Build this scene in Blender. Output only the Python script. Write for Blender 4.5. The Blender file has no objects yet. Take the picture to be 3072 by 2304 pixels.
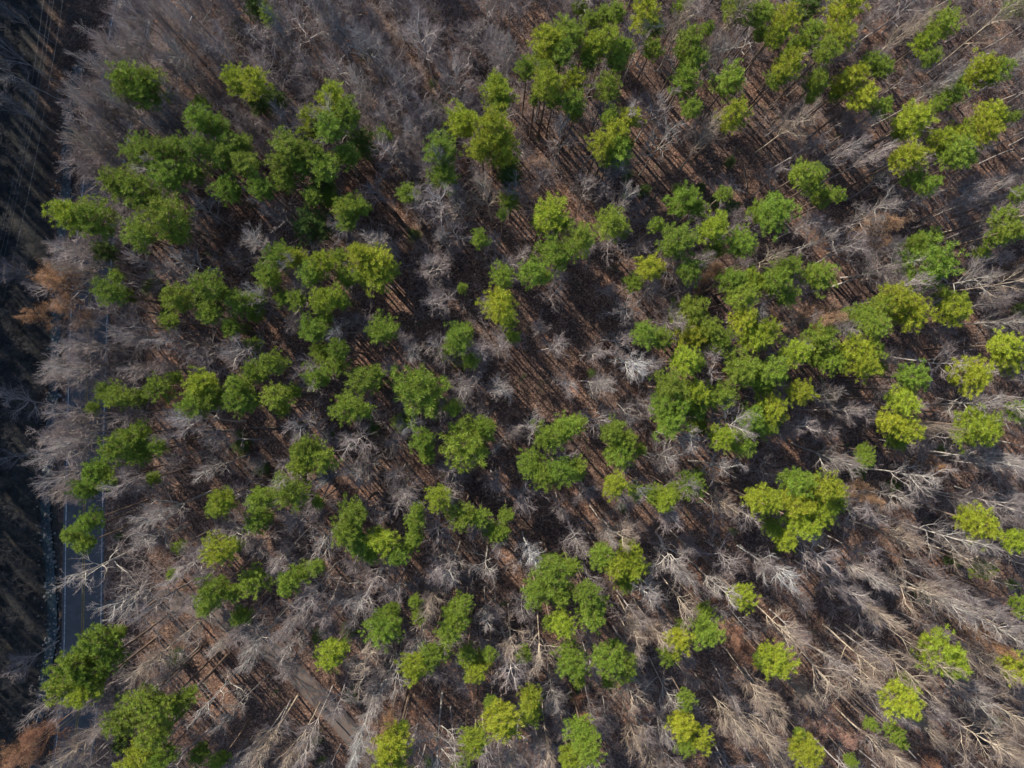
import bpy, math, random
import numpy as np
from mathutils import Vector, Matrix, Euler, noise
random.seed(7); RNG = np.random.default_rng(7)
S = bpy.context.scene
COL = S.collection
R = math.radians

# ------------------------------------------------------------------ camera
CAM_H = 118.0
FPX = 2048.0                      # focal length in photo pixels (3072 wide)
CAM_ROT = Euler((-0.01074, -0.02246, 0.0), 'XYZ')
cd = bpy.data.cameras.new('camera'); cd.sensor_width = 36; cd.lens = 24
cd.clip_start = 1; cd.clip_end = 6000
cam = bpy.data.objects.new('camera', cd); COL.objects.link(cam)
cam.location = (0, 0, CAM_H); cam.rotation_euler = CAM_ROT
S.camera = cam
RM = CAM_ROT.to_matrix(); RMI = RM.inverted()
def at(px, py, z=0.0):
    d = RM @ Vector((px - 1536, -(py - 1152), -FPX))
    t = (z - CAM_H) / d.z
    return Vector((d.x * t, d.y * t, z))
def to_px(p):
    c = RMI @ (Vector(p) - Vector((0, 0, CAM_H)))
    return (1536 + c.x / -c.z * FPX, 1152 - c.y / -c.z * FPX)

# ------------------------------------------------------------------ sky + sun
SUN_EL = R(33); SH = R(-49)        # shadows fall towards the lower right
to_sun = Vector((-math.cos(SH) * math.cos(SUN_EL), -math.sin(SH) * math.cos(SUN_EL), math.sin(SUN_EL)))
W = bpy.data.worlds.new('World'); S.world = W; W.use_nodes = True
nt = W.node_tree; bg = nt.nodes['Background']
sky = nt.nodes.new('ShaderNodeTexSky'); sky.sky_type = 'NISHITA'; sky.sun_disc = False
sky.sun_elevation = SUN_EL; sky.ozone_density = 4.0; sky.air_density = 1.2
sky.sun_rotation = math.atan2(to_sun.x, to_sun.y)
nt.links.new(sky.outputs[0], bg.inputs[0]); bg.inputs[1].default_value = 0.145
sd = bpy.data.lights.new('sun', 'SUN'); sd.energy = 5.0; sd.angle = R(0.53); sd.color = (1, 0.91, 0.78)
sun = bpy.data.objects.new('sun', sd); COL.objects.link(sun)
sun.rotation_euler = to_sun.to_track_quat('Z', 'Y').to_euler()
S.view_settings.view_transform = 'Standard'; S.view_settings.look = 'None'
S.view_settings.exposure = 0.9; S.view_settings.gamma = 1.0
S.cycles.max_bounces = 5; S.cycles.diffuse_bounces = 2; S.cycles.transparent_max_bounces = 4

# ------------------------------------------------------------------ materials
def mat(name):
    m = bpy.data.materials.new(name); m.use_nodes = True
    n = m.node_tree.nodes; b = n['Principled BSDF']
    b.inputs['Roughness'].default_value = 0.9
    b.inputs['Specular IOR Level'].default_value = 0.25
    return m, n, m.node_tree.links, b
def ramp(n, l, src, stops):
    r = n.new('ShaderNodeValToRGB'); e = r.color_ramp.elements
    e[0].position, e[0].color = stops[0][0], (*stops[0][1], 1)
    e[1].position, e[1].color = stops[-1][0], (*stops[-1][1], 1)
    for p, c in stops[1:-1]:
        x = e.new(p); x.color = (*c, 1)
    l.new(src, r.inputs[0]); return r.outputs[0]
def noi(n, l, co, scale, detail=4, rough=.55, dist=0):
    t = n.new('ShaderNodeTexNoise'); t.inputs['Scale'].default_value = scale
    t.inputs['Detail'].default_value = detail; t.inputs['Roughness'].default_value = rough
    t.inputs['Distortion'].default_value = dist
    l.new(co, t.inputs['Vector']); return t.outputs['Fac']
def mix(n, l, a, b, f, mode='MIX'):
    m = n.new('ShaderNodeMix'); m.data_type = 'RGBA'; m.blend_type = mode
    for v, k in ((f, 0), (a, 6), (b, 7)):
        if isinstance(v, (int, float)): m.inputs[k].default_value = v
        elif isinstance(v, tuple): m.inputs[k].default_value = (*v, 1)
        else: l.new(v, m.inputs[k])
    return m.outputs[2]
def bump(n, l, b, h, strength, dist):
    k = n.new('ShaderNodeBump'); k.inputs['Strength'].default_value = strength
    k.inputs['Distance'].default_value = dist
    l.new(h, k.inputs['Height']); l.new(k.outputs[0], b.inputs['Normal'])

def leaf_mat(name, transl, spread):
    m, n, l, b = mat(name)
    oi = n.new('ShaderNodeObjectInfo'); g = n.new('ShaderNodeNewGeometry')
    c = ramp(n, l, g.outputs['Random Per Island'], [(0, (1 - spread * .6, 1 - spread, 1 - spread)), (.12, (1.25, .8, .9)), (.2, (.8, .85, .9)), (1, (1 + spread, 1 + spread, 1))])
    col = mix(n, l, oi.outputs['Color'], c, 1.0, 'MULTIPLY')
    l.new(col, b.inputs['Base Color']); b.inputs['Roughness'].default_value = .65
    tr = n.new('ShaderNodeBsdfTranslucent'); l.new(col, tr.inputs[0])
    mx = n.new('ShaderNodeMixShader'); mx.inputs[0].default_value = transl
    l.new(b.outputs[0], mx.inputs[1]); l.new(tr.outputs[0], mx.inputs[2])
    l.new(mx.outputs[0], n['Material Output'].inputs[0])
    return m
M = {}
M['needle'] = leaf_mat('pine_needles', .14, .38)
M['leaf'] = leaf_mat('dry_leaves', .25, .35)
def bark_mat(name, c1, c2, scale=6, tint=False):
    m, n, l, b = mat(name)
    tc = n.new('ShaderNodeTexCoord')
    c = ramp(n, l, noi(n, l, tc.outputs['Object'], scale, 5), [(.3, c1), (.7, c2)])
    if tint:
        oi = n.new('ShaderNodeObjectInfo'); c = mix(n, l, c, oi.outputs['Color'], 1.0, 'MULTIPLY')
    l.new(c, b.inputs['Base Color']); return m
M['pine_bark'] = bark_mat('pine_bark', (.10, .07, .05), (.22, .16, .12))
M['bark'] = bark_mat('grey_bark', (.24, .225, .205), (.50, .475, .435), 1.2, True)
M['twig'] = bark_mat('twig_bark', (.17, .145, .145), (.32, .28, .27), 1.5, True)
M['dead_wood'] = bark_mat('dead_wood', (.06, .05, .04), (.16, .13, .10), 3)

# ground: leaf litter, corridor scrub with the slope's shade put into its colour
m, n, l, b = mat('leaf_litter'); M['ground'] = m
g = n.new('ShaderNodeNewGeometry'); P = g.outputs['Position']
vor = n.new('ShaderNodeTexVoronoi'); vor.inputs['Scale'].default_value = 5.5; l.new(P, vor.inputs['Vector'])
sep = n.new('ShaderNodeSeparateColor'); l.new(vor.outputs['Color'], sep.inputs[0])
leafc = ramp(n, l, sep.outputs[0], [(0, (.052, .034, .027)), (.35, (.105, .066, .051)), (.7, (.17, .109, .083)), (1, (.30, .21, .158))])
big = noi(n, l, P, .11, 6, .62, .4)
col = mix(n, l, leafc, ramp(n, l, big, [(.32, (.45, .42, .46)), (.5, (.9, .85, .8)), (.68, (1.25, 1.05, .9))]), 1.0, 'MULTIPLY')
mid = noi(n, l, P, 1.3, 5, .7)
col = mix(n, l, col, ramp(n, l, mid, [(.35, (.55, .55, .55)), (.65, (1.2, 1.2, 1.2))]), 1.0, 'MULTIPLY')
moss = ramp(n, l, noi(n, l, P, .35, 6, .7, .6), [(.60, (0, 0, 0)), (.70, (1, 1, 1))])
col = mix(n, l, col, (.045, .055, .022), moss)
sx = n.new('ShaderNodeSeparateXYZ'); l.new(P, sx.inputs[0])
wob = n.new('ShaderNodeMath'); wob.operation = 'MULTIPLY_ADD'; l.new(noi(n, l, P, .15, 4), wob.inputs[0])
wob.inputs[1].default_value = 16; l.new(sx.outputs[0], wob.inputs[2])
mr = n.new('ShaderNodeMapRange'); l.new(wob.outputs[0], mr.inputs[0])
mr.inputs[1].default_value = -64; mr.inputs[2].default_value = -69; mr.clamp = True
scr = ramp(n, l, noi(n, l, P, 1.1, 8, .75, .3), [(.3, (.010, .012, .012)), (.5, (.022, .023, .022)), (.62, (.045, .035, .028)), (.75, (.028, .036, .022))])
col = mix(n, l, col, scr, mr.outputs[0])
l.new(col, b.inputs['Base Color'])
bump(n, l, b, noi(n, l, P, 4.0, 6, .75), .9, .22)

m, n, l, b = mat('asphalt'); M['asphalt'] = m
P = n.new('ShaderNodeNewGeometry').outputs['Position']
c = ramp(n, l, noi(n, l, P, .5, 7, .7), [(.3, (.045, .047, .052)), (.7, (.080, .082, .086))])
c = mix(n, l, c, (.16, .10, .07), ramp(n, l, noi(n, l, P, 2.2, 6, .8), [(.60, (0, 0, 0)), (.72, (.8, .8, .8))]))
l.new(c, b.inputs['Base Color'])
def paint(name, c):
    m, n, l, b = mat(name)
    P = n.new('ShaderNodeNewGeometry').outputs['Position']
    l.new(ramp(n, l, noi(n, l, P, 3, 5, .7), [(.35, tuple(x * .25 for x in c)), (.65, c)]), b.inputs['Base Color']); return m
M['white_paint'] = paint('white_road_paint', (.42, .43, .42)); M['yellow_paint'] = paint('yellow_road_paint', (.30, .21, .06))
m, n, l, b = mat('gravel_drive'); M['gravel'] = m
P = n.new('ShaderNodeNewGeometry').outputs['Position']
c = ramp(n, l, noi(n, l, P, 1.2, 8, .75), [(.3, (.06, .055, .05)), (.7, (.12, .11, .10))])
c = mix(n, l, c, (.13, .08, .058), ramp(n, l, noi(n, l, P, 1.6, 8, .85), [(.46, (0, 0, 0)), (.58, (.9, .9, .9))]))
l.new(c, b.inputs['Base Color'])
m, n, l, b = mat('creek_stone'); M['stone'] = m
g = n.new('ShaderNodeNewGeometry')
l.new(ramp(n, l, g.outputs['Random Per Island'], [(0, (.05, .05, .048)), (1, (.17, .17, .165))]), b.inputs['Base Color'])
m, n, l, b = mat('creek_water'); M['water'] = m
b.inputs['Base Color'].default_value = (.02, .03, .032, 1); b.inputs['Roughness'].default_value = .12
m, n, l, b = mat('wire_metal'); M['wire'] = m
b.inputs['Base Color'].default_value = (.2, .22, .24, 1); b.inputs['Metallic'].default_value = .6; b.inputs['Roughness'].default_value = .45

# ------------------------------------------------------------------ mesh helpers
def mesh(name, V, F, mats, mi=None, smooth=False):
    me = bpy.data.meshes.new(name)
    V = np.asarray(V, dtype=np.float32)
    if isinstance(F, np.ndarray):
        k = F.shape[1]; nf = len(F)
        me.vertices.add(len(V)); me.vertices.foreach_set('co', V.ravel())
        me.loops.add(nf * k); me.loops.foreach_set('vertex_index', F.astype(np.int32).ravel())
        me.polygons.add(nf); me.polygons.foreach_set('loop_start', np.arange(nf, dtype=np.int32) * k)
        me.polygons.foreach_set('loop_total', np.full(nf, k, dtype=np.int32))
    else:
        me.from_pydata([tuple(map(float, v)) for v in V], [], F)
    for x in mats: me.materials.append(x)
    if mi is not None: me.polygons.foreach_set('material_index', np.asarray(mi, dtype=np.int32))
    if smooth: me.polygons.foreach_set('use_smooth', np.ones(len(me.polygons), dtype=bool))
    me.update(); me.validate(); return me
def link(name, me, parent=None):
    o = bpy.data.objects.new(name, me); COL.objects.link(o)
    if parent: o.parent = parent
    return o
def tag(o, **k):
    for a, v in k.items(): o[a] = v
    return o

class Tubes:
    """triangulated tapered tubes collected into one mesh"""
    def __init__(s): s.V = []; s.F = []; s.M = []
    def tube(s, pts, rad, sides=3, mi=0):
        n0 = len(s.V); k = len(pts); rings = []
        for i, p in enumerate(pts):
            a = pts[max(i - 1, 0)]; c = pts[min(i + 1, k - 1)]
            t = (c - a)
            if t.length < 1e-6: t = Vector((0, 0, 1))
            t.normalize()
            u = t.orthogonal().normalized(); w = t.cross(u)
            if i == k - 1 and rad[i] < 1e-4:
                rings.append([len(s.V)]); s.V.append(tuple(p)); continue
            ring = []
            for j in range(sides):
                q = 2 * math.pi * j / sides
                ring.append(len(s.V)); s.V.append(tuple(p + (u * math.cos(q) + w * math.sin(q)) * rad[i]))
            rings.append(ring)
        for i in range(k - 1):
            A, B = rings[i], rings[i + 1]
            for j in range(len(A)):
                j2 = (j + 1) % len(A)
                if len(B) == 1: s.F.append((A[j], A[j2], B[0])); s.M.append(mi)
                else:
                    s.F.append((A[j], A[j2], B[j2])); s.F.append((A[j], B[j2], B[j])); s.M += [mi, mi]
    def mesh(s, name, mats, smooth=True):
        return mesh(name, np.array(s.V), np.array(s.F), mats, s.M, smooth)

def rv(r=random): 
    return Vector((r.gauss(0, 1), r.gauss(0, 1), r.gauss(0, 1)))

# ------------------------------------------------------------------ terrain
ROAD = [(425, -160), (403, 0), (380, 130), (352, 300), (322, 450), (299, 603), (280, 780), (268, 943), (260, 1184), (253, 1550), (246, 1967), (228, 2200), (208, 2330), (180, 2480)]
SIDE = [(262, 1850), (400, 1815), (520, 1800), (640, 1840), (800, 1945), (930, 2065), (1040, 2185), (1120, 2290), (1190, 2420)]
CREEK = [(420, 60), (330, 120), (285, 160), (225, 205), (200, 330), (192, 450), (190, 560), (172, 760), (160, 960), (152, 1180), (132, 1420), (128, 1560), (140, 1700), (148, 1900), (118, 2080), (92, 2300), (80, 2440)]
def smooth_line(px, step=1.2):
    P = [at(*p) for p in px]; out = []
    for i in range(len(P) - 1):
        p0 = P[max(i - 1, 0)]; p1 = P[i]; p2 = P[i + 1]; p3 = P[min(i + 2, len(P) - 1)]
        n = max(2, int((p2 - p1).length / step))
        for k in range(n):
            t = k / n
            out.append(.5 * ((2 * p1) + (p2 - p0) * t + (2 * p0 - 5 * p1 + 4 * p2 - p3) * t * t + (3 * p1 - p0 - 3 * p2 + p3) * t ** 3))
    out.append(P[-1]); return out
road_l, side_l, creek_l = smooth_line(ROAD), smooth_line(SIDE), smooth_line(CREEK)
_road = np.array([(p.x, p.y) for p in road_l]); _side = np.array([(p.x, p.y) for p in side_l]); _creek = np.array([(p.x, p.y) for p in creek_l])
def dist(A, x, y): return float(np.sqrt(((A - (x, y)) ** 2).sum(1).min()))
def sst(a, b, x):
    t = min(max((x - a) / (b - a), 0), 1); return t * t * (3 - 2 * t)
def gh(x, y):
    d = min(dist(_road, x, y), dist(_side, x, y)) if abs(x) < 130 and abs(y) < 110 else 60
    mk = sst(4.5, 12, d)
    h = mk * (noise.noise((x * .045, y * .045, 3)) * .9 + noise.noise((x * .25, y * .25, 1)) * .28)
    if x < -55:
        dc = dist(_creek, x, y); h -= 1.0 * (1 - sst(1.0, 3.2, dc))
    yy = 1 + .25 * sst(-60, 60, y)
    h += 33 * yy * sst(-84, -128, x) if x < -84 else 0
    return h
xs = np.unique(np.concatenate([np.arange(-140, 121, 1.3), np.linspace(-2600, -140, 26), np.linspace(121, 2600, 26)]))
ys = np.unique(np.concatenate([np.arange(-100, 101, 1.3), np.linspace(-2600, -100, 26), np.linspace(101, 2600, 26)]))
GV = np.array([(x, y, gh(x, y)) for y in ys for x in xs]); nx, ny = len(xs), len(ys)
idx = np.arange(nx * ny).reshape(ny, nx)
GF = np.stack([idx[:-1, :-1].ravel(), idx[:-1, 1:].ravel(), idx[1:, 1:].ravel(), idx[1:, :-1].ravel()], 1)
tag(link('ground', mesh('ground', GV, GF, [M['ground']], None, True)), kind='structure')

def ribbon(name, line, off, half, z, m, thick=None):
    V = []; F = []
    for i, p in enumerate(line):
        a = line[max(i - 1, 0)]; c = line[min(i + 1, len(line) - 1)]
        t = (c - a).normalized(); nrm = Vector((-t.y, t.x, 0))
        V += [p + nrm * (off - half) + Vector((0, 0, z)), p + nrm * (off + half) + Vector((0, 0, z))]
        if i: F.append((2 * i - 2, 2 * i - 1, 2 * i + 1, 2 * i))
    return link(name, mesh(name, [tuple(v) for v in V], F, [m]))
tag(ribbon('road', road_l, 0, 3.5, .05, M['asphalt']), kind='structure')
tag(ribbon('side_road', side_l[3:], 0, 1.75, .045, M['gravel']), kind='structure')
tag(ribbon('white_edge_line', road_l, 3.05, .075, .056, M['white_paint']), kind='structure')
tag(ribbon('white_edge_line', road_l, -3.05, .075, .056, M['white_paint']), kind='structure')
for s in (-.16, .16): tag(ribbon('yellow_centre_line', road_l, s, .065, .056, M['yellow_paint']), kind='structure')
cw = ribbon('creek', creek_l, 0, .8, -.72, M['water']); tag(cw, kind='structure')

# ------------------------------------------------------------------ creek stones
V = []; F = []
ico = [(0, 0, 1), (.89, 0, .45), (.28, .85, .45), (-.72, .53, .45), (-.72, -.53, .45), (.28, -.85, .45), (.72, .53, -.45), (-.28, .85, -.45), (-.89, 0, -.45), (-.28, -.85, -.45), (.72, -.53, -.45), (0, 0, -1)]
icf = [(0, 1, 2), (0, 2, 3), (0, 3, 4), (0, 4, 5), (0, 5, 1), (1, 6, 2), (2, 7, 3), (3, 8, 4), (4, 9, 5), (5, 10, 1), (6, 7, 2), (7, 8, 3), (8, 9, 4), (9, 10, 5), (10, 6, 1), (11, 7, 6), (11, 8, 7), (11, 9, 8), (11, 10, 9), (11, 6, 10)]
for k in range(1500):
    p = random.choice(creek_l); x = p.x + random.gauss(0, .85); y = p.y + random.gauss(0, 1.0)
    s = random.uniform(.08, .32) * (1.6 if random.random() < .08 else 1); z = max(gh(x, y), -.85) + s * .2; n0 = len(V); q = random.random() * 6.28
    for v in ico:
        j = random.uniform(.75, 1.2)
        vx, vy = v[0] * s * j, v[1] * s * j * .8
        V.append((x + vx * math.cos(q) - vy * math.sin(q), y + vx * math.sin(q) + vy * math.cos(q), z + v[2] * s * .6))
    F += [tuple(i + n0 for i in f) for f in icf]
tag(link('creek_stones', mesh('creek_stones', V, np.array(F), [M['stone']])), kind='stuff', label='grey stones lining the shaded creek bed left of the road', category='stones')

# ------------------------------------------------------------------ pine crowns
def pine_crown(seed):
    """crown of unit radius about, centred on z=0, depth about 1.9; needle tufts on ascending limbs"""
    r = random.Random(seed); T = Tubes(); tufts = []
    nb = 44; ph = r.random() * 6.28
    lob = [(r.uniform(.75, 1.12)) for _ in range(7)]
    top = .95
    for i in range(nb):
        f = (i + r.random() * .7) / nb                    # 0 bottom .. 1 top
        a = ph + i * 2.39996 + r.uniform(-.25, .25)
        z0 = -1.0 + 1.85 * f
        prof = math.sqrt(max(0.02, 1 - (max(f - .25, 0) / .78) ** 1.9)) * (.62 + .38 * min(1, f / .25))
        li = (a % 6.283) / 6.283 * 7; l0 = lob[int(li) % 7]; l1 = lob[(int(li) + 1) % 7]; fr = li - int(li)
        L = prof * (l0 * (1 - fr) + l1 * fr) * r.uniform(.55, 1.16)
        if r.random() < .12: L *= .6
        rise = .16 + .5 * f
        p0 = Vector((0, 0, z0)); d = Vector((math.cos(a), math.sin(a), 0))
        pts = [p0 + d * (L * t) + Vector((0, 0, L * rise * t ** 1.4)) for t in (0, .35, .7, 1)]
        T.tube(pts, [.02, .015, .010, .004], 3, 1)
        side = Vector((-d.y, d.x, 0))
        nt_ = max(3, int(5 + L * 8))
        for k in range(nt_):
            t = .28 + .80 * (k + r.random()) / nt_
            w = L * .30 * (1.25 - abs(t - .72)) * r.uniform(-1, 1)
            q = p0 + d * (L * t) + side * w + Vector((0, 0, L * rise * t ** 1.4 + .05 + r.uniform(-.03, .05)))
            tufts.append((q, r.uniform(.075, .135)))
            if r.random() < .3: T.tube([p0 + d * (L * t * .8) + Vector((0, 0, L * rise * (t * .8) ** 1.4)), q], [.008, .003], 3, 1)
    tufts.append((Vector((0, 0, top)), .12))
    V = list(T.V); F = list(T.F); MI = list(T.M)
    for q, s in tufts:
        for k in range(44):
            dv = rv(r); dv.z = abs(dv.z) * .75 + dv.z * .15; dv.normalize()
            b0 = q + dv * s * r.uniform(.0, .6)
            tip = b0 + dv * s * r.uniform(.5, 1.4)
            w = dv.cross(rv(r)).normalized() * s * r.uniform(.05, .095)
            n0 = len(V); V += [tuple(b0 - w), tuple(b0 + w), tuple(tip)]
            F.append((n0, n0 + 1, n0 + 2)); MI.append(0)
    return mesh('pine_crown', np.array(V), np.array(F), [M['needle'], M['pine_bark']], MI)
NP = 12
PC = [pine_crown(100 + i) for i in range(NP)]
def trunk_mesh(name, m, seed, stubs=6, bend=.006):
    r = random.Random(seed); T = Tubes(); pts = []; rad = []
    ax, ay = r.uniform(-bend, bend), r.uniform(-bend, bend)
    for i in range(9):
        t = i / 8; pts.append(Vector((ax * math.sin(t * 3), ay * math.sin(t * 2.4), t))); rad.append(.0095 * (1 - .62 * t) * (1.5 if i == 0 else 1))
    T.tube(pts, rad, 7)
    for k in range(stubs):
        z = r.uniform(.4, .72); a = r.random() * 6.28; L = r.uniform(.02, .07)
        T.tube([Vector((0, 0, z)), Vector((math.cos(a) * L, math.sin(a) * L, z + L * .15))], [.0016, .0006], 3)
    return T.mesh(name, [m])
PT = [trunk_mesh('pine_trunk', M['pine_bark'], 300 + i) for i in range(4)]

# ------------------------------------------------------------------ leafless trees (unit: metres, about 20 m tall)
def grow(T, r, p, d, L, rad, lvl, tips, cfg, mi):
    n = (5, 4, 3, 2)[min(lvl - 1, 3)]
    pts = [p.copy()]; rads = [rad]; q = p.copy(); dd = d.copy()
    for i in range(n):
        dd = (dd + rv(r) * cfg['wob'] + Vector((0, 0, cfg['up'] * (1 if lvl < 3 else .5)))).normalized()
        q = q + dd * (L / n); pts.append(q.copy()); rads.append(rad * (1 - .72 * (i + 1) / n))
    T.tube(pts, rads, 4 if lvl == 1 else 3, mi if lvl < 3 else 1)
    if lvl >= 4: tips.append(q); return
    kids = cfg['kids'][lvl - 1]
    for k in range(kids):
        t = (.22 if lvl == 1 else .15) + (.85 - .05) * (k + r.random() * .8) / kids
        t = min(t, .99); s = t * n; i = min(int(s), n - 1)
        b0 = pts[i].lerp(pts[i + 1], s - i); ax = (pts[i + 1] - pts[i]).normalized()
        o = ax.cross(rv(r)).normalized(); ang = r.uniform(.45, .95)
        ang *= (.95, .78, .68)[lvl - 1]; nd = (ax * math.cos(ang) + o * math.sin(ang)).normalized()
        if nd.z < -.2: nd.z *= -.4; nd.normalize()
        grow(T, r, b0, nd, L * r.uniform(.42, .68) * (1.1 - .4 * t), max(rad * (1 - .6 * t) * .62, .011 if lvl == 3 else .016), lvl + 1, tips, cfg, mi)
def bare_tree(seed, form):
    r = random.Random(seed); H = 20.0; TT = Tubes(); TB = Tubes(); tips = []
    cfg = dict(wob=.13, up=.09, kids=(8, 6, 4))
    spread = r.uniform(.85, 1.1)
    if form == 'oak': cfg = dict(wob=.2, up=.05, kids=(9, 6, 4)); spread = 1.15
    if form == 'upright': cfg = dict(wob=.09, up=.14, kids=(8, 6, 4)); spread = .8
    cfg['kids'] = (r.choice((6, 8, 9)), r.choice((5, 6, 7)), r.choice((3, 4, 6))); cfg['wob'] *= r.uniform(.8, 1.4)
    pts = [Vector((0, 0, 0))]; d = Vector((r.uniform(-.04, .04), r.uniform(-.04, .04), 1)).normalized(); nseg = 10
    for i in range(nseg):
        d = (d + rv(r) * .035 + Vector((0, 0, .03))).normalized(); pts.append(pts[-1] + d * H / nseg)
    rads = [.20 * (1 - .8 * i / nseg) * (1.35 if i == 0 else 1) for i in range(nseg + 1)]
    TT.tube(pts, rads, 7)
    nl = {'oak': 11, 'upright': 12, 'broad': 11}[form]
    for k in range(nl):
        t = .42 + .56 * (k + r.random() * .7) / nl; s = min(t, .99) * nseg; i = int(s)
        b0 = pts[i].lerp(pts[i + 1], s - i); a = k * 2.4 + r.uniform(-.4, .4)
        lean = (.95 - .55 * t + r.uniform(-.1, .15)) * spread
        dd = Vector((math.cos(a) * math.sin(lean), math.sin(a) * math.sin(lean), math.cos(lean)))
        L = (7.6 - 4.4 * t) * r.uniform(.8, 1.15) * (.9 + .1 * spread)
        grow(TB, r, b0, dd, L, r.uniform(.09, .13) * (1.25 - .6 * t), 1, tips, cfg, 0)
    tr = TT.mesh('tree_trunk', [M['bark']]); br = TB.mesh('tree_branches', [M['bark'], M['twig']])
    return tr, br, tips, TB
NB = 15
BT = []
for i in range(NB):
    form = ('broad', 'oak', 'upright', 'upright', 'broad')[i % 5]
    BT.append(bare_tree(500 + i, form))
def leafy(seed, base, dens):
    r = random.Random(seed); tips = base[2]; TB = base[3]
    V = list(TB.V); F = list(TB.F); MI = list(TB.M)
    cx = [(r.choice(tips), r.uniform(1.2, 2.6)) for _ in range(6)]
    for q in tips:
        if not any((q - c).length < rr for c, rr in cx) and r.random() > .16: continue
        for k in range(dens):
            p = q + rv(r) * .16; a = rv(r).normalized() * r.uniform(.06, .10); b_ = a.cross(rv(r)).normalized() * r.uniform(.04, .06)
            n0 = len(V); V += [tuple(p - a), tuple(p + b_), tuple(p + a)]; F.append((n0, n0 + 1, n0 + 2)); MI.append(2)
    return mesh('leafy_crown', np.array(V), np.array(F), [M['bark'], M['twig'], M['leaf']], MI)
LT = [(BT[i][0], leafy(700 + i, BT[i], 8)) for i in (0, 1, 4, 6)]

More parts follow.
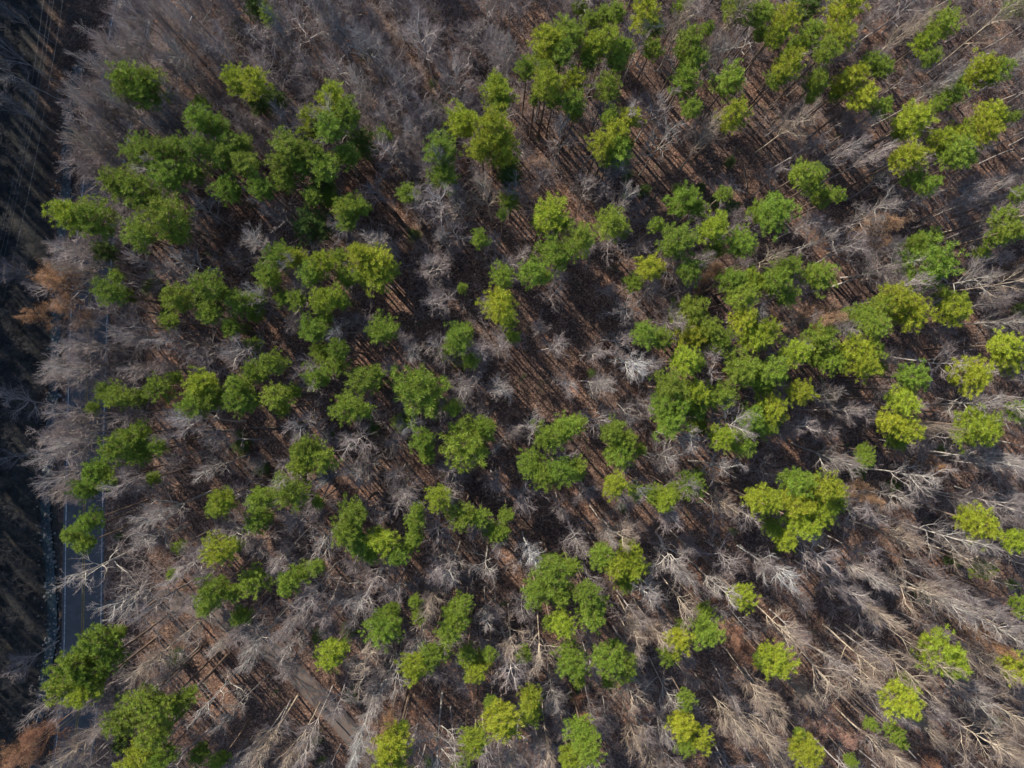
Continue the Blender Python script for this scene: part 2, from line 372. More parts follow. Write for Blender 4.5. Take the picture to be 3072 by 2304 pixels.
# ------------------------------------------------------------------ placing
# pines: crown centre and width read off the photograph in 800-pixel tiles (x, y, width, shade)
PINES = {
(0, 0): "830 520 190 g,935 500 120 g,900 600 150 g,1065 600 60 g,800 600 110 g,1480 510 140 y,1590 510 140 y,1590 30 130 d,1255 650 90 d,1255 750 140 g,1360 790 120 g,900 950 170 g,1005 945 120 g,1130 930 130 g,1230 920 120 g,1190 1070 150 g,1050 1110 170 g,1410 960 180 g,1510 900 110 g,1530 1030 150 g,1430 1180 150 g,1600 1180 110 g,735 1150 150 g,870 1190 180 g,460 1340 200 y,600 1370 190 g,650 1560 120 d,1060 1360 210 g,1100 1460 130 g,870 1450 140 g",
(750, 0): "110 100 100 g,50 630 130 d,160 620 130 d,510 580 120 y,520 660 160 y,400 760 160 y,600 720 170 g,490 800 150 g,380 850 110 g,690 900 150 d,600 960 120 g,830 840 90 g,250 930 170 g,210 1030 130 g,310 1030 130 g,400 950 130 g,460 1050 150 g,220 1130 120 g,450 1140 150 d,390 1230 110 g,490 1230 110 d,80 1180 130 g,20 1010 90 g,610 1300 150 g,690 1290 110 g,600 1380 110 g,400 1410 190 d,970 1200 110 g,1540 570 180 y,1560 650 110 y,1330 770 180 y,1510 800 200 y,1440 920 160 y,1570 930 170 y,1190 930 160 g,1200 1080 160 g,1600 1020 120 d,1610 1110 130 d,1620 1260 110 d,1570 1330 60 g,1430 1490 110 g",
(1500, 0): "490 40 90 d,560 130 90 g,640 110 110 g,720 90 110 g,895 100 160 y,1130 35 120 g,1290 180 80 g,1490 50 160 g,1600 90 140 g,300 270 180 y,410 220 150 g,270 340 120 g,380 340 160 g,480 220 100 g,570 300 140 y,660 260 140 y,550 380 110 y,760 310 130 g,720 390 120 g,940 190 130 d,940 310 110 d,1170 280 160 g,1220 360 120 g,165 430 120 y,280 440 110 g,290 530 160 y,330 620 100 g,450 530 140 y,450 640 130 g,460 710 100 d,215 620 70 y,670 550 140 g,1150 500 150 g,1150 420 90 d,1190 670 120 g,1430 510 160 g,1450 720 160 y,1350 780 80 d,680 740 120 g,800 730 130 y,720 830 150 y,630 900 130 y,720 940 180 g,790 890 90 g,1130 1260 170 g,1220 1290 110 g,1390 1210 90 g,1620 1320 120 g,310 1340 180 y,250 1390 110 y,380 1390 120 y,500 1490 170 g,350 1580 190 g,690 1390 160 g,760 1430 100 g,970 1400 90 g,1090 1510 180 g,1320 1430 160 y,1330 1560 110 y,1490 1520 150 g",
(2272, 0): "50 90 110 g,170 120 140 y,120 210 140 y,20 210 90 g,310 40 170 d,530 60 180 y,330 220 140 g,500 240 160 y,430 320 130 g,230 310 120 y,190 400 150 y,130 490 120 y,370 510 130 g,330 610 80 g,560 500 160 y,490 580 100 g,640 610 150 y,770 670 120 g,690 400 120 g,770 430 110 g,1130 160 150 g,1020 270 130 y,1070 360 100 g,1390 440 170 y,1490 450 130 g,1290 490 90 g,1200 590 130 g,1130 650 100 g,960 750 180 y,890 830 90 y,1440 710 140 y,1420 830 140 y,1510 730 100 g,1150 870 150 y,1260 840 140 y,1230 950 170 g,1310 980 100 g,920 980 170 y,950 1110 110 g,1050 1150 130 g,270 1080 130 g,370 1080 100 g,330 1150 110 g,400 1220 120 g,500 1210 80 y,100 1330 190 g,1640 1200 100 y,1540 1340 140 g,1590 1430 130 g,1490 1470 120 g,1400 1560 80 d,1080 1480 110 y,990 1510 110 g,920 1550 110 d,1600 40 120 g,1610 720 60 g",
(0, 750): "690 260 150 g,720 160 80 g,790 290 90 d,1110 300 160 g,1050 440 100 g,1290 240 150 g,1380 260 110 g,1300 400 120 g,1300 330 130 d,1490 330 140 g,1590 300 110 g,1430 480 120 g,1590 400 100 d,1580 590 110 d,670 890 120 g,740 920 140 g,860 910 100 g,580 975 70 g,990 850 130 g,1090 790 80 g,1260 830 160 y,1220 960 150 g,1330 920 140 g,1490 850 130 g,1470 950 130 g,1560 940 110 g,1600 760 140 g,850 1150 150 g,920 1190 120 g,750 1230 170 g,870 1270 120 g,980 1220 100 g,600 1370 150 g,550 1480 130 g,670 1430 100 g,950 1420 80 d,1390 1550 150 y,1350 1610 100 y",
(750, 750): "690 30 150 y,790 70 160 y,860 120 120 y,790 170 150 y,700 160 120 g,600 180 120 g,560 50 110 g,460 80 140 y,380 150 130 g,290 50 130 y,180 50 150 g,120 170 140 g,210 300 110 g,300 300 110 g,490 300 160 y,570 320 100 g,430 350 90 g,40 310 120 g,40 430 90 d,400 490 150 g,470 430 90 g,450 640 120 y,550 620 130 g,530 700 120 g,430 790 140 g,830 500 160 g,150 700 140 g,60 780 120 g,170 910 160 g,270 880 90 g,200 990 90 g,710 800 160 g,780 770 100 g,620 980 150 g,720 1000 100 g,1060 870 280 g,960 1070 110 d,1270 980 100 g,340 1230 160 g,330 1330 150 g,440 1290 150 g,1290 560 140 g,1340 500 90 g,1240 620 100 g,1370 690 100 g,1560 340 180 y,1600 430 110 d,1570 170 130 g,1640 530 80 y,1320 240 60 g,1350 1200 270 g,1450 1100 130 g,1080 1190 130 g,1100 1280 100 g,1180 1540 130 y,1040 1620 90 g,70 1540 150 g,260 1510 160 g,200 1440 90 g,420 1570 80 g",
(1500, 750): "80 540 90 y,200 140 150 g,280 170 80 g,930 110 150 y,830 200 110 g,1170 130 130 g,1440 190 160 g,1560 200 150 y,1500 300 140 g,1170 400 200 g,900 520 130 g,1000 550 130 g,1200 520 180 y,1300 490 130 g,1350 570 150 g,1140 690 160 y,1230 700 100 y,1510 440 150 y,1570 540 160 y,1490 740 170 g,1590 790 140 g,1060 860 160 g,1010 960 130 g,1190 890 170 y,1110 980 130 g,1230 990 130 g,1050 1070 160 g,1240 1090 110 d,1370 910 150 g,1380 1160 150 y,1500 1200 140 g,1560 1060 150 g,1630 1000 120 g,400 1110 180 g,470 1080 110 g,290 1170 160 g,190 1330 150 g,260 1400 140 g,370 1370 160 g,470 1360 140 g,700 1130 150 g,770 1180 130 g,740 1260 170 g,870 1240 80 g,710 1460 140 y,840 1500 100 y,950 1520 100 y,1020 1550 140 y,1090 1500 110 y,1190 1470 140 g,1600 1560 140 y",
(2272, 750): "1040 90 230 g,170 110 140 g,370 160 160 g,90 200 170 g,170 290 120 g,850 300 160 y,940 390 180 y,760 350 130 g,630 400 120 y,720 470 140 g,550 400 90 d,1150 290 110 d,1230 370 170 y,1520 590 150 y,1540 670 140 y,1310 770 190 y,40 490 140 y,380 540 160 g,230 640 150 y,340 660 120 g,440 690 140 g,590 610 150 y,700 610 140 g,640 710 170 y,740 730 90 g,90 760 170 g,40 850 120 y,260 880 140 y,80 990 180 y,60 1090 120 g,960 790 140 g,900 940 160 y,930 870 80 g,830 1070 150 y,930 1110 140 y,860 1190 110 g,1350 1100 200 y,1360 1030 90 y,1450 1110 100 y,1270 1120 100 y,660 1250 90 g,670 1310 90 y,240 1440 180 g,410 1480 190 y,240 1580 170 y,60 1560 140 y,370 1610 160 y,480 1570 110 g,1630 1000 130 g",
(0, 1504): "560 120 140 g,460 200 110 g,530 260 110 g,1380 300 160 y,1460 260 100 y,1075 450 70 g,1120 280 80 d,1340 550 160 g,1290 650 110 g,1460 560 110 g,1580 480 140 g,1500 710 120 g,600 860 180 g,480 1000 190 g,420 1120 170 g,570 1060 180 g,700 960 150 g,540 1180 150 y,730 820 100 g,900 1240 150 g,790 1350 190 g,1000 1290 150 g,970 1420 180 g,1120 1260 130 g,1180 1200 90 g,880 1600 180 y,1020 1590 150 g,1250 1560 110 d,1380 1600 110 d",
(750, 1504): "60 110 150 g,640 80 180 g,610 190 170 g,690 260 140 g,250 490 150 g,320 440 110 g,420 400 90 g,1030 120 120 g,1030 220 110 g,820 240 170 y,750 330 110 y,920 340 130 g,990 270 100 g,1330 90 150 g,1430 100 120 g,1530 190 120 g,1600 90 80 g,1030 620 80 y,1050 700 90 y,840 770 180 g,890 670 90 g,1280 700 170 g,1240 800 130 g,1340 620 90 g,510 940 150 y,570 900 90 g,1020 1020 150 y,1130 950 130 g,1210 930 110 g,1350 940 110 g,1410 1030 160 y,1490 950 80 g,1560 1340 180 y,1500 1250 90 g,1400 1480 160 y,890 1500 180 y,880 1610 180 y,950 1400 70 g,1320 1640 110 g",
(1500, 1504): "40 90 90 g,20 180 80 g,320 430 180 g,230 550 150 g,370 560 160 g,430 400 120 g,540 560 150 g,570 670 170 g,390 750 150 y,310 750 80 g,630 330 150 g,800 300 130 y,830 400 150 y,720 400 130 y,770 490 120 y,1510 590 140 y,1100 850 140 y,1050 940 120 g,1120 770 80 g,1270 800 170 g,1270 680 100 g,440 970 170 g,490 1060 90 g,490 1125 70 y,660 970 160 g,770 1020 160 g,720 900 100 g,680 1110 100 g,145 950 90 g,190 1230 140 y,190 1320 120 y,40 1400 120 y,510 1440 170 g,550 1540 150 g,430 1600 130 y,1150 1240 110 g,1130 1390 140 y,1230 1470 140 y,1160 1520 110 y,1640 980 100 y",
(2272, 1504): "270 130 170 y,90 160 110 y,170 230 130 y,1370 130 200 y,1600 240 140 y,1390 420 120 g,1630 640 120 y,1140 945 240 y,1610 1050 180 y,890 1230 190 y,920 1130 120 g,850 1430 110 y,700 1380 80 g,890 1490 80 y,280 1530 170 y,250 1430 70 g,100 985 190 y,570 1600 80 g",
}
K = 800 / 1659
pines = []
for (ox, oy), s in PINES.items():
    for e in s.split(','):
        x, y, w, c = e.split(); pines.append((ox + float(x) * K, oy + float(y) * K, float(w) * K, c))
pines.sort(key=lambda p: -p[2])
keep = []
for p in pines:                       # the tiles overlap: drop what was read twice
    if all(math.hypot(p[0] - q[0], p[1] - q[1]) > (.34 if q[2] < 75 else .40) * (p[2] + q[2]) * .5 for q in keep): keep.append(p)
print('all pines', len(keep)); more_pines = keep[298:]; pines = keep[:298]
SHADE = {'y': (.235, .28, .024), 'g': (.15, .215, .026), 'd': (.085, .13, .030)}  # 'd': shade from taller neighbours put into the needle colour
TREES = []       # (root, kind, px, py, width, shade)
rr = random.Random(11)
for i, (px, py, w, c) in enumerate(pines):
    H = rr.uniform(20, 24.5) if c != 'd' else rr.uniform(13, 16)
    if w < 45 and c != 'd': H -= rr.uniform(1, 5)
    zc = H * .84
    p = at(px, py, zc); dia = w * (CAM_H - zc) / FPX * 1.35
    base = gh(p.x, p.y)
    root = bpy.data.objects.new('pine_tree', None); COL.objects.link(root)
    root.empty_display_size = .5; root.location = (p.x, p.y, base)
    t = link('trunk', PT[i % 4], root); ts = H * .95 * (.7 + .06 * dia); t.scale = (ts, ts, H * .95); t.rotation_euler.z = rr.random() * 6.28
    cr = link('crown', PC[rr.randrange(NP)], root)
    s = dia / 2; cr.location = (0, 0, zc); cr.scale = (s * rr.uniform(.92, 1.1), s * rr.uniform(.92, 1.1), s * rr.uniform(.95, 1.2))
    cr.rotation_euler = (rr.uniform(-.08, .08), rr.uniform(-.08, .08), rr.random() * 6.28)
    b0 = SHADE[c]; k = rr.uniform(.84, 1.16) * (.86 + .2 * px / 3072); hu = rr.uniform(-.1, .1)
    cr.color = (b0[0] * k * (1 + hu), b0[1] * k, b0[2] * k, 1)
    root['group'] = 'evergreen pines standing through the winter woodland'; root['category'] = 'pine tree'
    TREES.append((root, 'pine', px, py, w, c))

# leafless trees: the ones that stand out, then a fill of the woodland between the pines
BARE = {
(0, 0): "690 640 230 b,750 560 200 b,600 720 220 b,520 780 190 b,730 930 200 b,770 1060 180 b,640 1120 200 b,780 700 220 b,680 480 230 b,860 60 230 b,960 260 220 b,530 960 180 b,840 180 260 b,1000 110 200 b,1180 170 230 b,720 330 230 b,1180 450 300 p,900 370 220 b,620 600 260 b,700 850 230 b,560 860 220 b,640 1000 200 t,560 1090 180 t,1020 800 180 b,1550 750 180 b,30 290 240 s,60 420 200 s,20 650 220 s,110 100 180 s",
(750, 0): "560 230 300 s,240 240 230 s,430 120 200 b,1280 540 290 b,1520 100 220 b,1590 400 200 b,950 560 200 b,860 780 210 b,1050 870 220 b,1330 1290 220 t,1500 1230 220 t,1200 1480 200 p,180 1330 200 s",
(1500, 0): "30 430 210 b,950 700 260 b,1000 900 230 p,400 920 220 b,750 1270 230 p,550 1180 190 b,1180 110 220 b,1150 850 160 b",
(2272, 0): "850 220 280 t,1050 560 220 p,1450 180 300 t,640 770 240 b,500 950 260 b,850 980 160 b,800 1300 320 p,330 1490 260 p,1380 1250 230 p,1380 1430 200 p,100 1130 180 b",
(0, 750): "560 80 230 b,620 400 200 b,560 560 220 b,530 760 220 b,460 1050 240 b,560 1150 220 b,420 1480 220 b,470 700 330 p,450 1200 300 b,430 1090 230 b,380 1380 240 b,900 110 220 b,900 550 250 b,880 740 200 b,1100 560 200 b,1340 1340 240 p,1100 1130 190 b,500 100 200 t,30 180 160 s,40 1300 150 s",
(750, 750): "700 1170 260 b,720 1340 290 p,920 1500 240 p,1150 110 220 b,1170 340 260 b,1000 590 200 p,1330 850 240 p,1230 1480 190 p,1560 640 200 b,60 1340 160 p,1590 1200 150 p",
(1500, 750): "860 660 280 w,560 640 230 b,580 820 260 p,820 980 270 p,170 1090 210 p,1040 1330 230 p,1330 1380 290 p,300 600 200 b,90 50 200 b,650 250 170 b,300 290 170 b,1370 1560 220 t",
(2272, 750): "720 160 380 p,1300 190 300 p,1480 200 220 t,1500 430 220 p,440 920 230 p,470 1260 280 p,1400 1310 320 p,960 1440 290 p,880 1560 250 p,1560 950 230 b,1560 1550 260 p,530 1020 200 b",
(0, 1504): "560 430 320 p,850 620 300 p,1060 700 180 p,940 260 250 p,370 1250 260 b,520 1560 300 t,1050 1070 230 p,1320 1230 240 p,1500 1300 220 p,1600 1560 250 p,1250 760 180 p,1430 870 190 p,1590 850 200 p,640 1360 200 b",
(750, 1504): "660 1480 230 w,720 590 270 p,1150 1450 350 p,1280 380 240 p,1470 400 260 p,1140 580 260 t,1060 800 210 p,90 830 240 p,280 860 220 p,270 1560 280 t,830 1200 260 p,350 700 200 b,230 280 240 b,1450 690 210 p,890 60 200 b",
(1500, 1504): "160 310 270 w,1110 330 290 p,1100 440 240 p,1340 520 240 p,830 770 220 t,940 780 230 t,270 900 270 t,340 1240 250 p,1040 1180 240 p,1400 1350 330 t,1550 1420 280 t,1020 60 240 b,640 140 200 p,300 1500 200 t,470 270 140 p,1600 1150 240 t,850 1450 220 t,950 1600 200 t,60 820 220 t",
(2272, 1504): "850 230 300 t,900 620 400 t,1250 350 290 t,1150 600 300 p,1400 730 300 p,650 950 320 t,400 1000 330 t,150 790 270 t,250 1130 240 t,600 1120 300 t,1450 980 300 t,1300 1170 280 p,1500 1300 280 t,1300 1450 320 t,1550 1500 260 t,950 1300 220 t,750 1540 280 t,100 430 250 w,480 520 220 b,1000 900 220 t,60 1250 250 t,80 1500 240 t,700 680 230 t",
}
bare = []
for (ox, oy), s in BARE.items():
    for e in s.split(','):
        x, y, w, c = e.split(); bare.append((ox + float(x) * K, oy + float(y) * K, float(w) * K, c))
LEAFY = [(190, 850, 120, 'o'), (232, 925, 120, 'o'), (160, 935, 80, 'o'), (110, 2235, 110, 'o'), (155, 2190, 90, 'r'), (2610, 714, 125, 't'), (2415, 955, 115, 't'), (2005, 800, 70, 't'), (2120, 825, 65, 't'), (2090, 862, 60, 't'), (1757, 2100, 85, 'r'), (2190, 1870, 90, 'r'), (2210, 1950, 80, 'r'), (2490, 2185, 110, 'k'), (2930, 1885, 75, 'o'), (2490, 1625, 75, 'o'), (2545, 1470, 90, 't'), (2778, 1378, 70, 'o'), (3025, 812, 60, 't'), (1272, 2105, 80, 'r'), (1165, 2160, 65, 't'), (1100, 2290, 75, 't'), (520, 1190, 55, 'o'), (1060, 573, 55, 'r'), (2770, 2270, 60, 'r'), (60, 2290, 90, 'o'), (640, 1590, 0, 'o')][:-1]
LC = {'o': (.40, .235, .14), 'r': (.33, .18, .125), 't': (.34, .215, .135), 'k': (.38, .235, .19)}
def clear(px, py, lst, k):
    return all(math.hypot(px - q[0], py - q[1]) > k * q[2] for q in lst)
fill = random.Random(5); tries = 0; extra = []
while len(extra) < 400 and tries < 60000 and len(bare) + len(extra) < 297:
    tries += 1
    x = fill.uniform(-60, 3140); y = fill.uniform(-70, 2370)
    edge = 250 - 60 * sst(200, 1000, y) - .03 * max(y - 1000, 0)
    if x < edge: continue
    if not clear(x, y, pines, .42): continue
    if not clear(x, y, LEAFY, .6): continue
    if not clear(x, y, bare, .50): continue
    if not clear(x, y, extra, .68): continue
    w = fill.uniform(100, 165)
    c = fill.choice('btbtp') if x > 1900 or y > 1500 else fill.choice('bbbsp')
    if x < 450: c = 'b'
    if x < 420 and 1480 < y < 1960: continue
    extra.append((x, y, w, c))
bare += extra
TINT = {'b': (1.0, .94, .92), 's': (.50, .54, .60), 'p': (1.0, .97, .92), 't': (1.02, .90, .74), 'w': (1.3, 1.38, 1.40)}  # 's': dim blue of the shade painted into the bark tint
def put_bare(px, py, w, tint, me_t, me_b, name, j, leafcol=None):
    H = fill.uniform(17, 22) if w > 90 else fill.uniform(12, 17)
    zc = H * .72; p = at(px, py, zc); dia = w * (CAM_H - zc) / FPX
    root = bpy.data.objects.new(name, None); COL.objects.link(root); root.empty_display_size = .5
    root.location = (p.x, p.y, gh(p.x, p.y) - .05); root.rotation_euler = (fill.uniform(-.05, .05), fill.uniform(-.05, .05), fill.random() * 6.28)
    s = min(max(dia / 9.0, .45), 1.5); sz = H / 20 * 1.0; root.scale = (s, s, sz)
    t = link('trunk', me_t, root); b = link('crown', me_b, root)
    k = fill.uniform(.85, 1.15); t.color = (*[x * k for x in tint], 1); b.color = (*(leafcol or [x * k for x in tint]), 1)
    return root
for i, (px, py, w, c) in enumerate(bare):
    v = BT[fill.randrange(NB)]
    r_ = put_bare(px, py, w, TINT[c], v[0], v[1], 'leafless_tree', i)
    r_['group'] = 'leafless hardwoods filling the winter woodland'; r_['category'] = 'bare tree'
    TREES.append((r_, 'bare', px, py, w, c))
for i, (px, py, w, c) in enumerate(LEAFY):
    v = LT[i % 4]
    r_ = put_bare(px, py, max(w, 60) * 1.05, (.7, .6, .5), v[0], v[1], 'brown_leaved_tree', i, LC[c])
    r_['group'] = 'hardwoods still holding dry leaves'; r_['category'] = 'oak tree'
    TREES.append((r_, 'leafy', px, py, w, c))

# ------------------------------------------------------------------ labels that single out each tree
COLS = ['far left', 'left', 'centre-left', 'centre-right', 'right', 'far right']
ROWS = ['top edge', 'upper part', 'middle', 'lower part', 'bottom edge']
ORD = ['leftmost', 'second from left', 'third from left', 'fourth from left', 'fifth from left', 'sixth from left', 'seventh from left', 'eighth from left', 'ninth from left', 'tenth from left', 'eleventh from left', 'twelfth from left'] + ['%dth from left' % i for i in range(13, 40)]
NUM = ['', 'one', 'two', 'three', 'four', 'five', 'six', 'seven', 'eight', 'nine', 'ten', 'eleven', 'twelve'] + [str(i) for i in range(13, 40)]
LOOK = {('pine', 'y'): 'yellow-green', ('pine', 'g'): 'mid-green', ('pine', 'd'): 'dark shaded', ('bare', 'b'): 'grey-brown', ('bare', 's'): 'shade-tinted blue-grey', ('bare', 'p'): 'pale-limbed', ('bare', 't'): 'tan-twigged', ('bare', 'w'): 'white-barked', ('leafy', 'o'): 'rusty orange', ('leafy', 'r'): 'reddish', ('leafy', 't'): 'tan', ('leafy', 'k'): 'pinkish'}
KIND = {'pine': 'pine', 'bare': 'leafless tree', 'leafy': 'dry-leaved tree'}
cells = {}
for t in TREES:
    ci = min(max(int(t[2] / 512), 0), 5); ri = min(max(int(t[3] / 461), 0), 4)
    size = {'pine': (62, 80), 'bare': (95, 125), 'leafy': (75, 100)}[t[1]]
    sz = 'small' if t[4] < size[0] else ('broad' if t[4] > size[1] else 'medium')
    cells.setdefault((t[1], t[5], sz, ci, ri), []).append(t)
for (k, c, sz, ci, ri), L in cells.items():
    L.sort(key=lambda t: t[2])
    for i, t in enumerate(L):
        where = f'{ROWS[ri]}, {COLS[ci]}'
        n_ = len(L); what = f'{sz} {LOOK[(k, c)]} {KIND[k]}'
        t[0]['label'] = f'{what}, the only one at {where}' if n_ == 1 else f'{what}, {ORD[i]} of {NUM[n_]} such at {where}'

# ------------------------------------------------------------------ undergrowth
def sapling(seed, h, nb, nk):
    r = random.Random(seed); T = Tubes(); d = Vector((0, 0, 1)); p = Vector((0, 0, 0)); pts = [p]
    for i in range(3): d = (d + rv(r) * .12).normalized(); pts.append(pts[-1] + d * h / 3)
    T.tube(pts, [.03, .022, .014, .006], 3)
    for k in range(nb):
        t = r.uniform(.2, 1) * 2.99; i = int(t); b0 = pts[i].lerp(pts[i + 1], t - i)
        dd = (rv(r) * Vector((1, 1, .3)) + Vector((0, 0, .5))).normalized(); L = h * r.uniform(.25, .5)
        m_ = b0 + dd * L * .5 + rv(r) * .06; e = b0 + dd * L + Vector((0, 0, .1 * L)) + rv(r) * .1
        T.tube([b0, m_, e], [.014, .011, .004], 3)
        for j in range(nk):
            q = m_.lerp(e, r.random()); ddd = (dd + rv(r) * .6).normalized()
            T.tube([q, q + ddd * L * r.uniform(.3, .55)], [.010, .0], 3)
    return np.array(T.V), np.array(T.F)
def scatter(name, sources, pts, label, cat, smin, smax, tilt=.12):
    """one object: points on the ground, each carrying one of the source meshes (geometry nodes)"""
    own = not isinstance(pts, list)
    if own: me = pts
    else: me = bpy.data.meshes.new(name); me.from_pydata([(x, y, gh(x, y) - .04) for x, y in pts], [], [])
    o = link(name, me); ng = bpy.data.node_groups.new(name, 'GeometryNodeTree')
    ng.interface.new_socket('Geometry', in_out='INPUT', socket_type='NodeSocketGeometry')
    ng.interface.new_socket('Geometry', in_out='OUTPUT', socket_type='NodeSocketGeometry')
    N = ng.nodes; Lk = ng.links; gi = N.new('NodeGroupInput'); go = N.new('NodeGroupOutput')
    j = N.new('GeometryNodeJoinGeometry')
    for pair in reversed(sources):
        jj = N.new('GeometryNodeJoinGeometry')
        for me_ in pair:
            so = bpy.data.objects.get(name + '_' + me_.name) or bpy.data.objects.new(name + '_' + me_.name, me_)
            oi = N.new('GeometryNodeObjectInfo'); oi.inputs['Object'].default_value = so; Lk.new(oi.outputs['Geometry'], jj.inputs[0])
        gt = N.new('GeometryNodeGeometryToInstance'); Lk.new(jj.outputs[0], gt.inputs[0]); Lk.new(gt.outputs[0], j.inputs[0])
    ip = N.new('GeometryNodeInstanceOnPoints'); ip.inputs['Pick Instance'].default_value = True
    Lk.new(gi.outputs[0], ip.inputs['Points']); Lk.new(j.outputs[0], ip.inputs['Instance'])
    ri = N.new('FunctionNodeRandomValue'); ri.data_type = 'INT'; ri.inputs[4].default_value = 0; ri.inputs[5].default_value = len(sources) - 1
    Lk.new(ri.outputs[2], ip.inputs['Instance Index'])
    rr_ = N.new('FunctionNodeRandomValue'); rr_.data_type = 'FLOAT_VECTOR'; rr_.inputs[0].default_value = (-tilt, -tilt, 0); rr_.inputs[1].default_value = (tilt, tilt, 6.283)
    Lk.new(rr_.outputs[0], ip.inputs['Rotation'])
    rs = N.new('FunctionNodeRandomValue'); rs.data_type = 'FLOAT'; rs.inputs[2].default_value = smin; rs.inputs[3].default_value = smax; rs.inputs['Seed'].default_value = 5
    if own:
        na = N.new('GeometryNodeInputNamedAttribute'); na.data_type = 'FLOAT'; na.inputs[0].default_value = 'crown_scale'
        Lk.new(na.outputs[0], ip.inputs['Scale']); Lk.new(na.outputs[0], ip.inputs['Selection'])
        jo = N.new('GeometryNodeJoinGeometry'); Lk.new(gi.outputs[0], jo.inputs[0]); Lk.new(ip.outputs[0], jo.inputs[0]); Lk.new(jo.outputs[0], go.inputs[0])
    else: Lk.new(rs.outputs[1], ip.inputs['Scale']); Lk.new(ip.outputs[0], go.inputs[0])
    md = o.modifiers.new('scatter', 'NODES'); md.node_group = ng
    return tag(o, kind='stuff', label=label, category=cat)
def sap_mesh(i, h, nb, nk, m):
    V, F = sapling(900 + i, h, nb, nk); return mesh('sapling', V, F, [m])
M['brush'] = bark_mat('brush_twigs', (.20, .165, .16), (.42, .365, .34), .35)
M['scrub'] = bark_mat('scrub_twigs', (.035, .036, .038), (.10, .095, .09), .3)  # twigs coloured darker and cooler to paint in the corridor's shade
sapB = [(sap_mesh(i, 4.5, 20, 5, M['brush']),) for i in range(8)]
sapS = [(sap_mesh(20 + i, 3.0, 30, 8, M['scrub']),) for i in range(6)]
# open, stripe-shadowed floor in the photograph (px, py, radius): little brush there
OPEN = [(2080, 420, 170), (2180, 500, 130), (1960, 560, 120), (960, 1050, 120), (1060, 1200, 110), (1150, 1000, 90), (850, 1250, 110), (800, 1010, 100), (1720, 900, 120), (1640, 1150, 130), (1800, 1330, 110), (1700, 1000, 120), (2600, 1050, 120), (2750, 1100, 110), (2450, 900, 90), (2000, 1700, 130), (2150, 1550, 110), (1100, 560, 90), (760, 660, 70), (900, 1900, 130), (700, 2020, 150), (2100, 1400, 120), (1250, 1950, 80), (2320, 620, 90), (2450, 700, 100), (640, 1480, 100), (780, 1700, 90)]
OW = [(at(a, b), c / 17.4) for a, b, c in OPEN]
def openness(x, y):
    return max([0] + [1 - sst(.5, 1.15, math.hypot(x - p.x, y - p.y) / rad) for p, rad in OW])
pts = []
while len(pts) < 2400:
    x, y = RNG.uniform(-66, 96), RNG.uniform(-72, 72)
    if dist(_road, x, y) < 4.3 or dist(_side, x, y) < 2.4: continue
    if noise.noise((x * .06, y * .06, 9)) * .6 < RNG.uniform(-.45, .25): continue
    if RNG.random() < openness(x, y) * .98: continue
    pts.append((x, y))
UL = 0
while UL < 1500:
    p = at(RNG.uniform(330, 1500), RNG.uniform(-500, 520)) if UL % 2 else at(RNG.uniform(290, 720), RNG.uniform(0, 2304))
    UL += .25
    if dist(_road, p.x, p.y) < 4.3: continue
    if openness(p.x, p.y) > .2 or dist(_side, p.x, p.y) < 2.4: continue
    pts.append((p.x, p.y)); UL += .75
scatter('undergrowth', sapB, pts, 'thin leafless saplings and brush under the trees', 'undergrowth', .4, 1.25)
pts = []
while len(pts) < 2600:
    x, y = RNG.uniform(-100, -56), RNG.uniform(-72, 72)
    if dist(_road, x, y) < 5 or dist(_creek, x, y) < 1.0: continue
    if x > _road[np.argmin(abs(_road[:, 1] - y)), 0]: continue
    pts.append((x, y))
scatter('scrub', sapS, pts, 'shade-darkened low scrub under the power lines left of the creek', 'scrub', .3, 1.0, .3)
# the leafless trees beyond the first 300: smaller ones filling in between
pts = []; tr_ = 0
while len(pts) < 1300 and tr_ < 60000:
    tr_ += 1
    px, py = RNG.uniform(190, 3900), RNG.uniform(-1000, 3000); p = at(px, py, 11)
    if dist(_road, p.x, p.y) < 4.2 or dist(_side, p.x, p.y) < 2.5: continue
    if RNG.random() < openness(p.x, p.y) * .96 or (px < 430 and 1450 < py < 1980): continue
    if not clear(px, py, pines, .35) or any(math.hypot(p.x - q[0], p.y - q[1]) < (2.5 if (px < 1300 and py < 520) or (px < 560 and py < 1350) else 3.2 if not (0 < px < 3072 and 0 < py < 2304) else (5.3 if px > 1800 and py > 1300 else 4.6)) for q in pts): continue
    if p.y > 66 and p.x < _road[0, 0] + 6: continue
    pts.append((p.x, p.y))
rd = random.Random(31)
for k in range(0, len(road_l) - 2):
    a_, c_ = road_l[k], road_l[k + 1]; n_ = Vector(((c_ - a_).y, -(c_ - a_).x, 0)).normalized()
    if n_.x > 0: n_ = -n_
    if rd.random() < .05:
        q = a_ + n_ * rd.uniform(4.2, 5.2)
        if dist(_creek, q.x, q.y) > 1: pts.append((q.x, q.y))
    if rd.random() < (.22 if a_.y > at(0, 1450).y else .06):
        q = a_ - n_ * rd.uniform(4.2, 7.5)
        if dist(_side, q.x, q.y) > 2.5: pts.append((q.x, q.y))
scatter('background_hardwoods', [(BT[i][0], BT[i][1]) for i in range(9)], pts, 'thinner leafless trees crowded between the larger trees', 'bare trees', .55, .85, .06).color = (.82, .78, .79, 1)
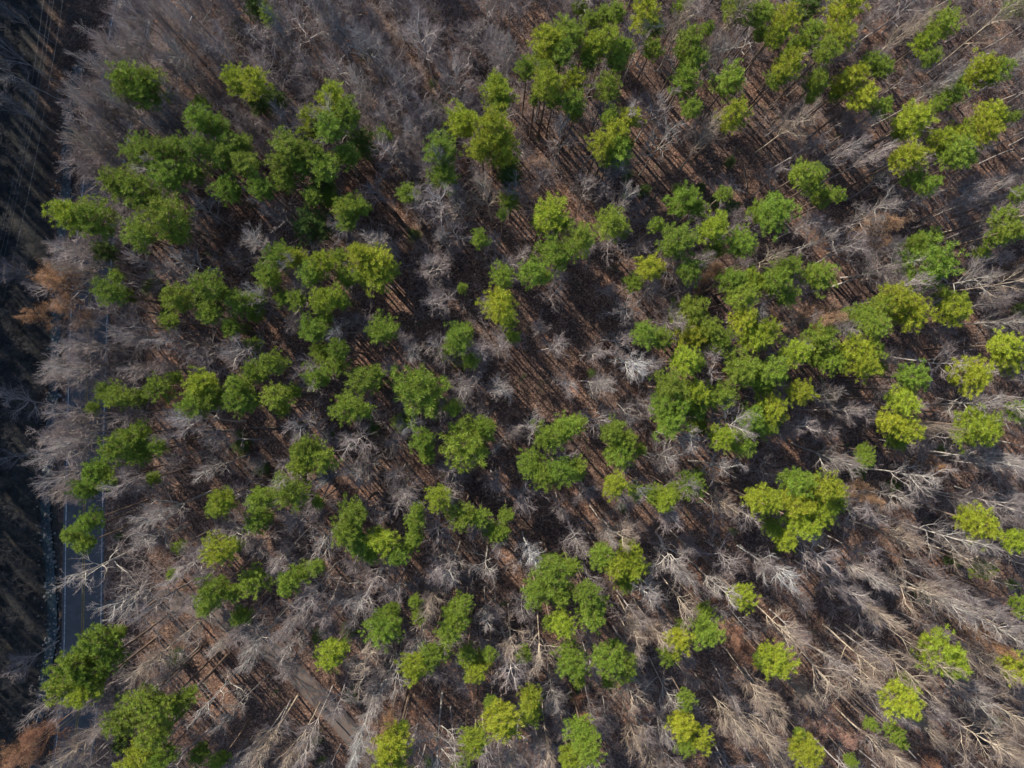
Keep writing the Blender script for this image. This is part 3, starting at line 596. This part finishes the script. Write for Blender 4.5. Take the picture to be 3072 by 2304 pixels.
# evergreen understorey
pts = []
while len(pts) < 90:
    p = at(RNG.uniform(330, 3072), RNG.uniform(0, 2304), 2)
    if dist(_road, p.x, p.y) < 6 or dist(_side, p.x, p.y) < 4: continue
    if noise.noise((p.x * .05, p.y * .05, 21)) < .02: continue
    pts.append((p.x, p.y))
o = scatter('evergreen_shrubs', [(m_,) for m_ in PC[:5]], pts, 'low evergreen shrubs growing under the leafless trees', 'shrubs', .7, 1.7, .2)
for v in o.data.vertices: v.co.z += 1.4
o.color = (.09, .14, .04, 1)
# the pines beyond the first 300 (the narrowest ones): crowns on points, trunks as geometry
T = Tubes(); cp = []; cs = []
for i, (px, py, w, c) in enumerate(more_pines):
    H = rr.uniform(16, 22) if c != 'd' else rr.uniform(11, 15)
    zc = H * .86; p = at(px, py, zc); dia = w * (CAM_H - zc) / FPX * 1.3; b0 = gh(p.x, p.y)
    T.tube([Vector((p.x, p.y, b0)), Vector((p.x + .1, p.y, b0 + H * .5)), Vector((p.x, p.y, b0 + H * .95))], [.15, .12, .05], 6)
    cp.append((p.x, p.y, b0 + zc)); cs.append(dia / 2)
V = np.array(T.V + cp); o = None
me = mesh('smaller_pines', V, np.array(T.F), [M['pine_bark']]); sc_ = me.attributes.new('crown_scale', 'FLOAT', 'POINT')
sc_.data.foreach_set('value', np.array([0.0] * len(T.V) + cs, dtype=np.float32))
scatter('smaller_pines', [(m_,) for m_ in PC], me, 'narrow young pines squeezed between the larger pines', 'pines', 1, 1, .08).color = (*SHADE['g'], 1)
# pines of the same wood just past the photograph's edges: their shade falls into it
pine_src = []
for k in range(4):
    Tv = Tubes(); Tv.tube([Vector((0, 0, -5.6)), Vector((0, 0, .8))], [.075, .03], 6)
    pine_src.append((PC[k + 4], Tv.mesh('far_pine_trunk', [M['pine_bark']])))
pts = []
while len(pts) < 150:
    px, py = RNG.uniform(-100, 4200), RNG.uniform(-1500, 3400); p = at(px, py, 0)
    if -200 < px < 3250 and -150 < py < 2450: continue
    if dist(_road, p.x, p.y) < 6 or (p.y > 66 and p.x < -50) or dist(_side, p.x, p.y) < 5: continue
    pts.append((p.x, p.y))
o = scatter('background_pines', pine_src, pts, 'outlying pines of the same wood beyond the edges of the view', 'pines', 2.6, 3.6, .03)
o.color = (*SHADE['g'], 1)
for v in o.data.vertices: v.co.z += 17.5
# ------------------------------------------------------------------ fallen logs
LOGS = [((750, 1283), (935, 1284)), ((700, 985), (765, 1000)), ((600, 1290), (745, 1288)), ((1110, 1990), (1180, 2060)), ((520, 1965), (485, 1998)), ((2255, 1540), (2330, 1560)), ((1760, 1075), (1800, 1050)), ((2410, 1405), (2450, 1455)), ((1940, 640), (1975, 560)), ((420, 2010), (540, 1950)), ((2180, 960), (2100, 965)), ((2230, 505), (2240, 580))]
for i, (a, b) in enumerate(LOGS):
    A = at(*a); B = at(*b); L = (B - A).length; r = random.Random(40 + i); T = Tubes()
    N = 7; P_ = []
    for k in range(N):
        q = A.lerp(B, k / (N - 1)) + Vector((r.uniform(-.12, .12), r.uniform(-.12, .12), 0)); q.z = gh(q.x, q.y) + .16; P_.append(q - A)
    T.tube(P_, [.17 * (1 - .6 * k / (N - 1)) for k in range(N)], 7)
    for k in range(5):
        q = P_[0].lerp(P_[-1], r.uniform(.4, 1)); T.tube([q, q + Vector((r.uniform(-1, 1), r.uniform(-1, 1), r.uniform(.1, .5)))], [.04, .01], 4)
    o = link('fallen_log', T.mesh('fallen_log', [M['dead_wood']])); o.location = A
    pm = ((a[0] + b[0]) / 2, (a[1] + b[1]) / 2)
    LAB = ['longest dark fallen log lying level across the centre-left shadow stripes', 'short fallen log between pines left of the centre-left clearing', 'dark fallen log just left of the longest log, centre-left', 'fallen log right of the side road at the bottom', 'short broken log on the brown floor above the lower left pines', 'fallen log on the shadowed floor right of the lower centre', 'small pale log among open ground at the photo centre-right', 'fallen log in the right half below the dense pine cluster', 'thin fallen stem standing out in the clearing upper centre-right', 'long thin log below the road bend at lower left', 'level fallen log between the dense pines right of centre', 'thin upright-looking log in the striped clearing at upper right']
    tag(o, label=LAB[i], category='log', group='fallen logs on the forest floor')

# ------------------------------------------------------------------ power lines
wires = [([(158, -300), (130, 0), (87, 300), (30, 583), (-40, 900)], 'leftmost thin power line wire over the dark corridor'),
         ([(178, -300), (149, 0), (104, 290), (43, 583), (-30, 900)], 'second power line wire from the left over the dark corridor'),
         ([(190, -300), (161, 0), (114, 290), (53, 583), (-16, 900)], 'third power line wire from the left over the dark corridor'),
         ([(214, -300), (186, 15), (140, 290), (85, 583), (10, 900)], 'rightmost faint power line wire over the dark corridor')]
for w, lab in wires:
    T = Tubes(); P_ = [at(*p, 13.0 - .8 * math.sin(math.pi * i / (len(w) - 1))) for i, p in enumerate(w)]
    pts = []
    for i in range(len(P_) - 1):
        p0 = P_[max(i - 1, 0)]; p1 = P_[i]; p2 = P_[i + 1]; p3 = P_[min(i + 2, len(P_) - 1)]
        for k in range(8):
            t = k / 8; pts.append(.5 * ((2 * p1) + (p2 - p0) * t + (2 * p0 - 5 * p1 + 4 * p2 - p3) * t * t + (3 * p1 - p0 - 3 * p2 + p3) * t ** 3))
    pts.append(P_[-1]); T.tube(pts, [.0075] * len(pts), 5)
    tag(link('power_line', T.mesh('power_line', [M['wire']])), label=lab, category='power line', group='overhead wires over the corridor')

# ------------------------------------------------------------------ the wooded slope outside the frame whose shade covers the corridor
rg = random.Random(77); pts = [(rg.uniform(-124, -104), rg.uniform(-75, 135)) for k in range(380)]
o = scatter('hillside_wood', pine_src, pts, 'dense evergreen wood on the slope left of the corridor', 'woodland', 3.8, 5.2, .03)
for v in o.data.vertices: v.co.z += 15.5
o.color = (.07, .11, .025, 1)
print('pines', len(pines), 'bare', len(bare), 'objects', len(bpy.data.objects))
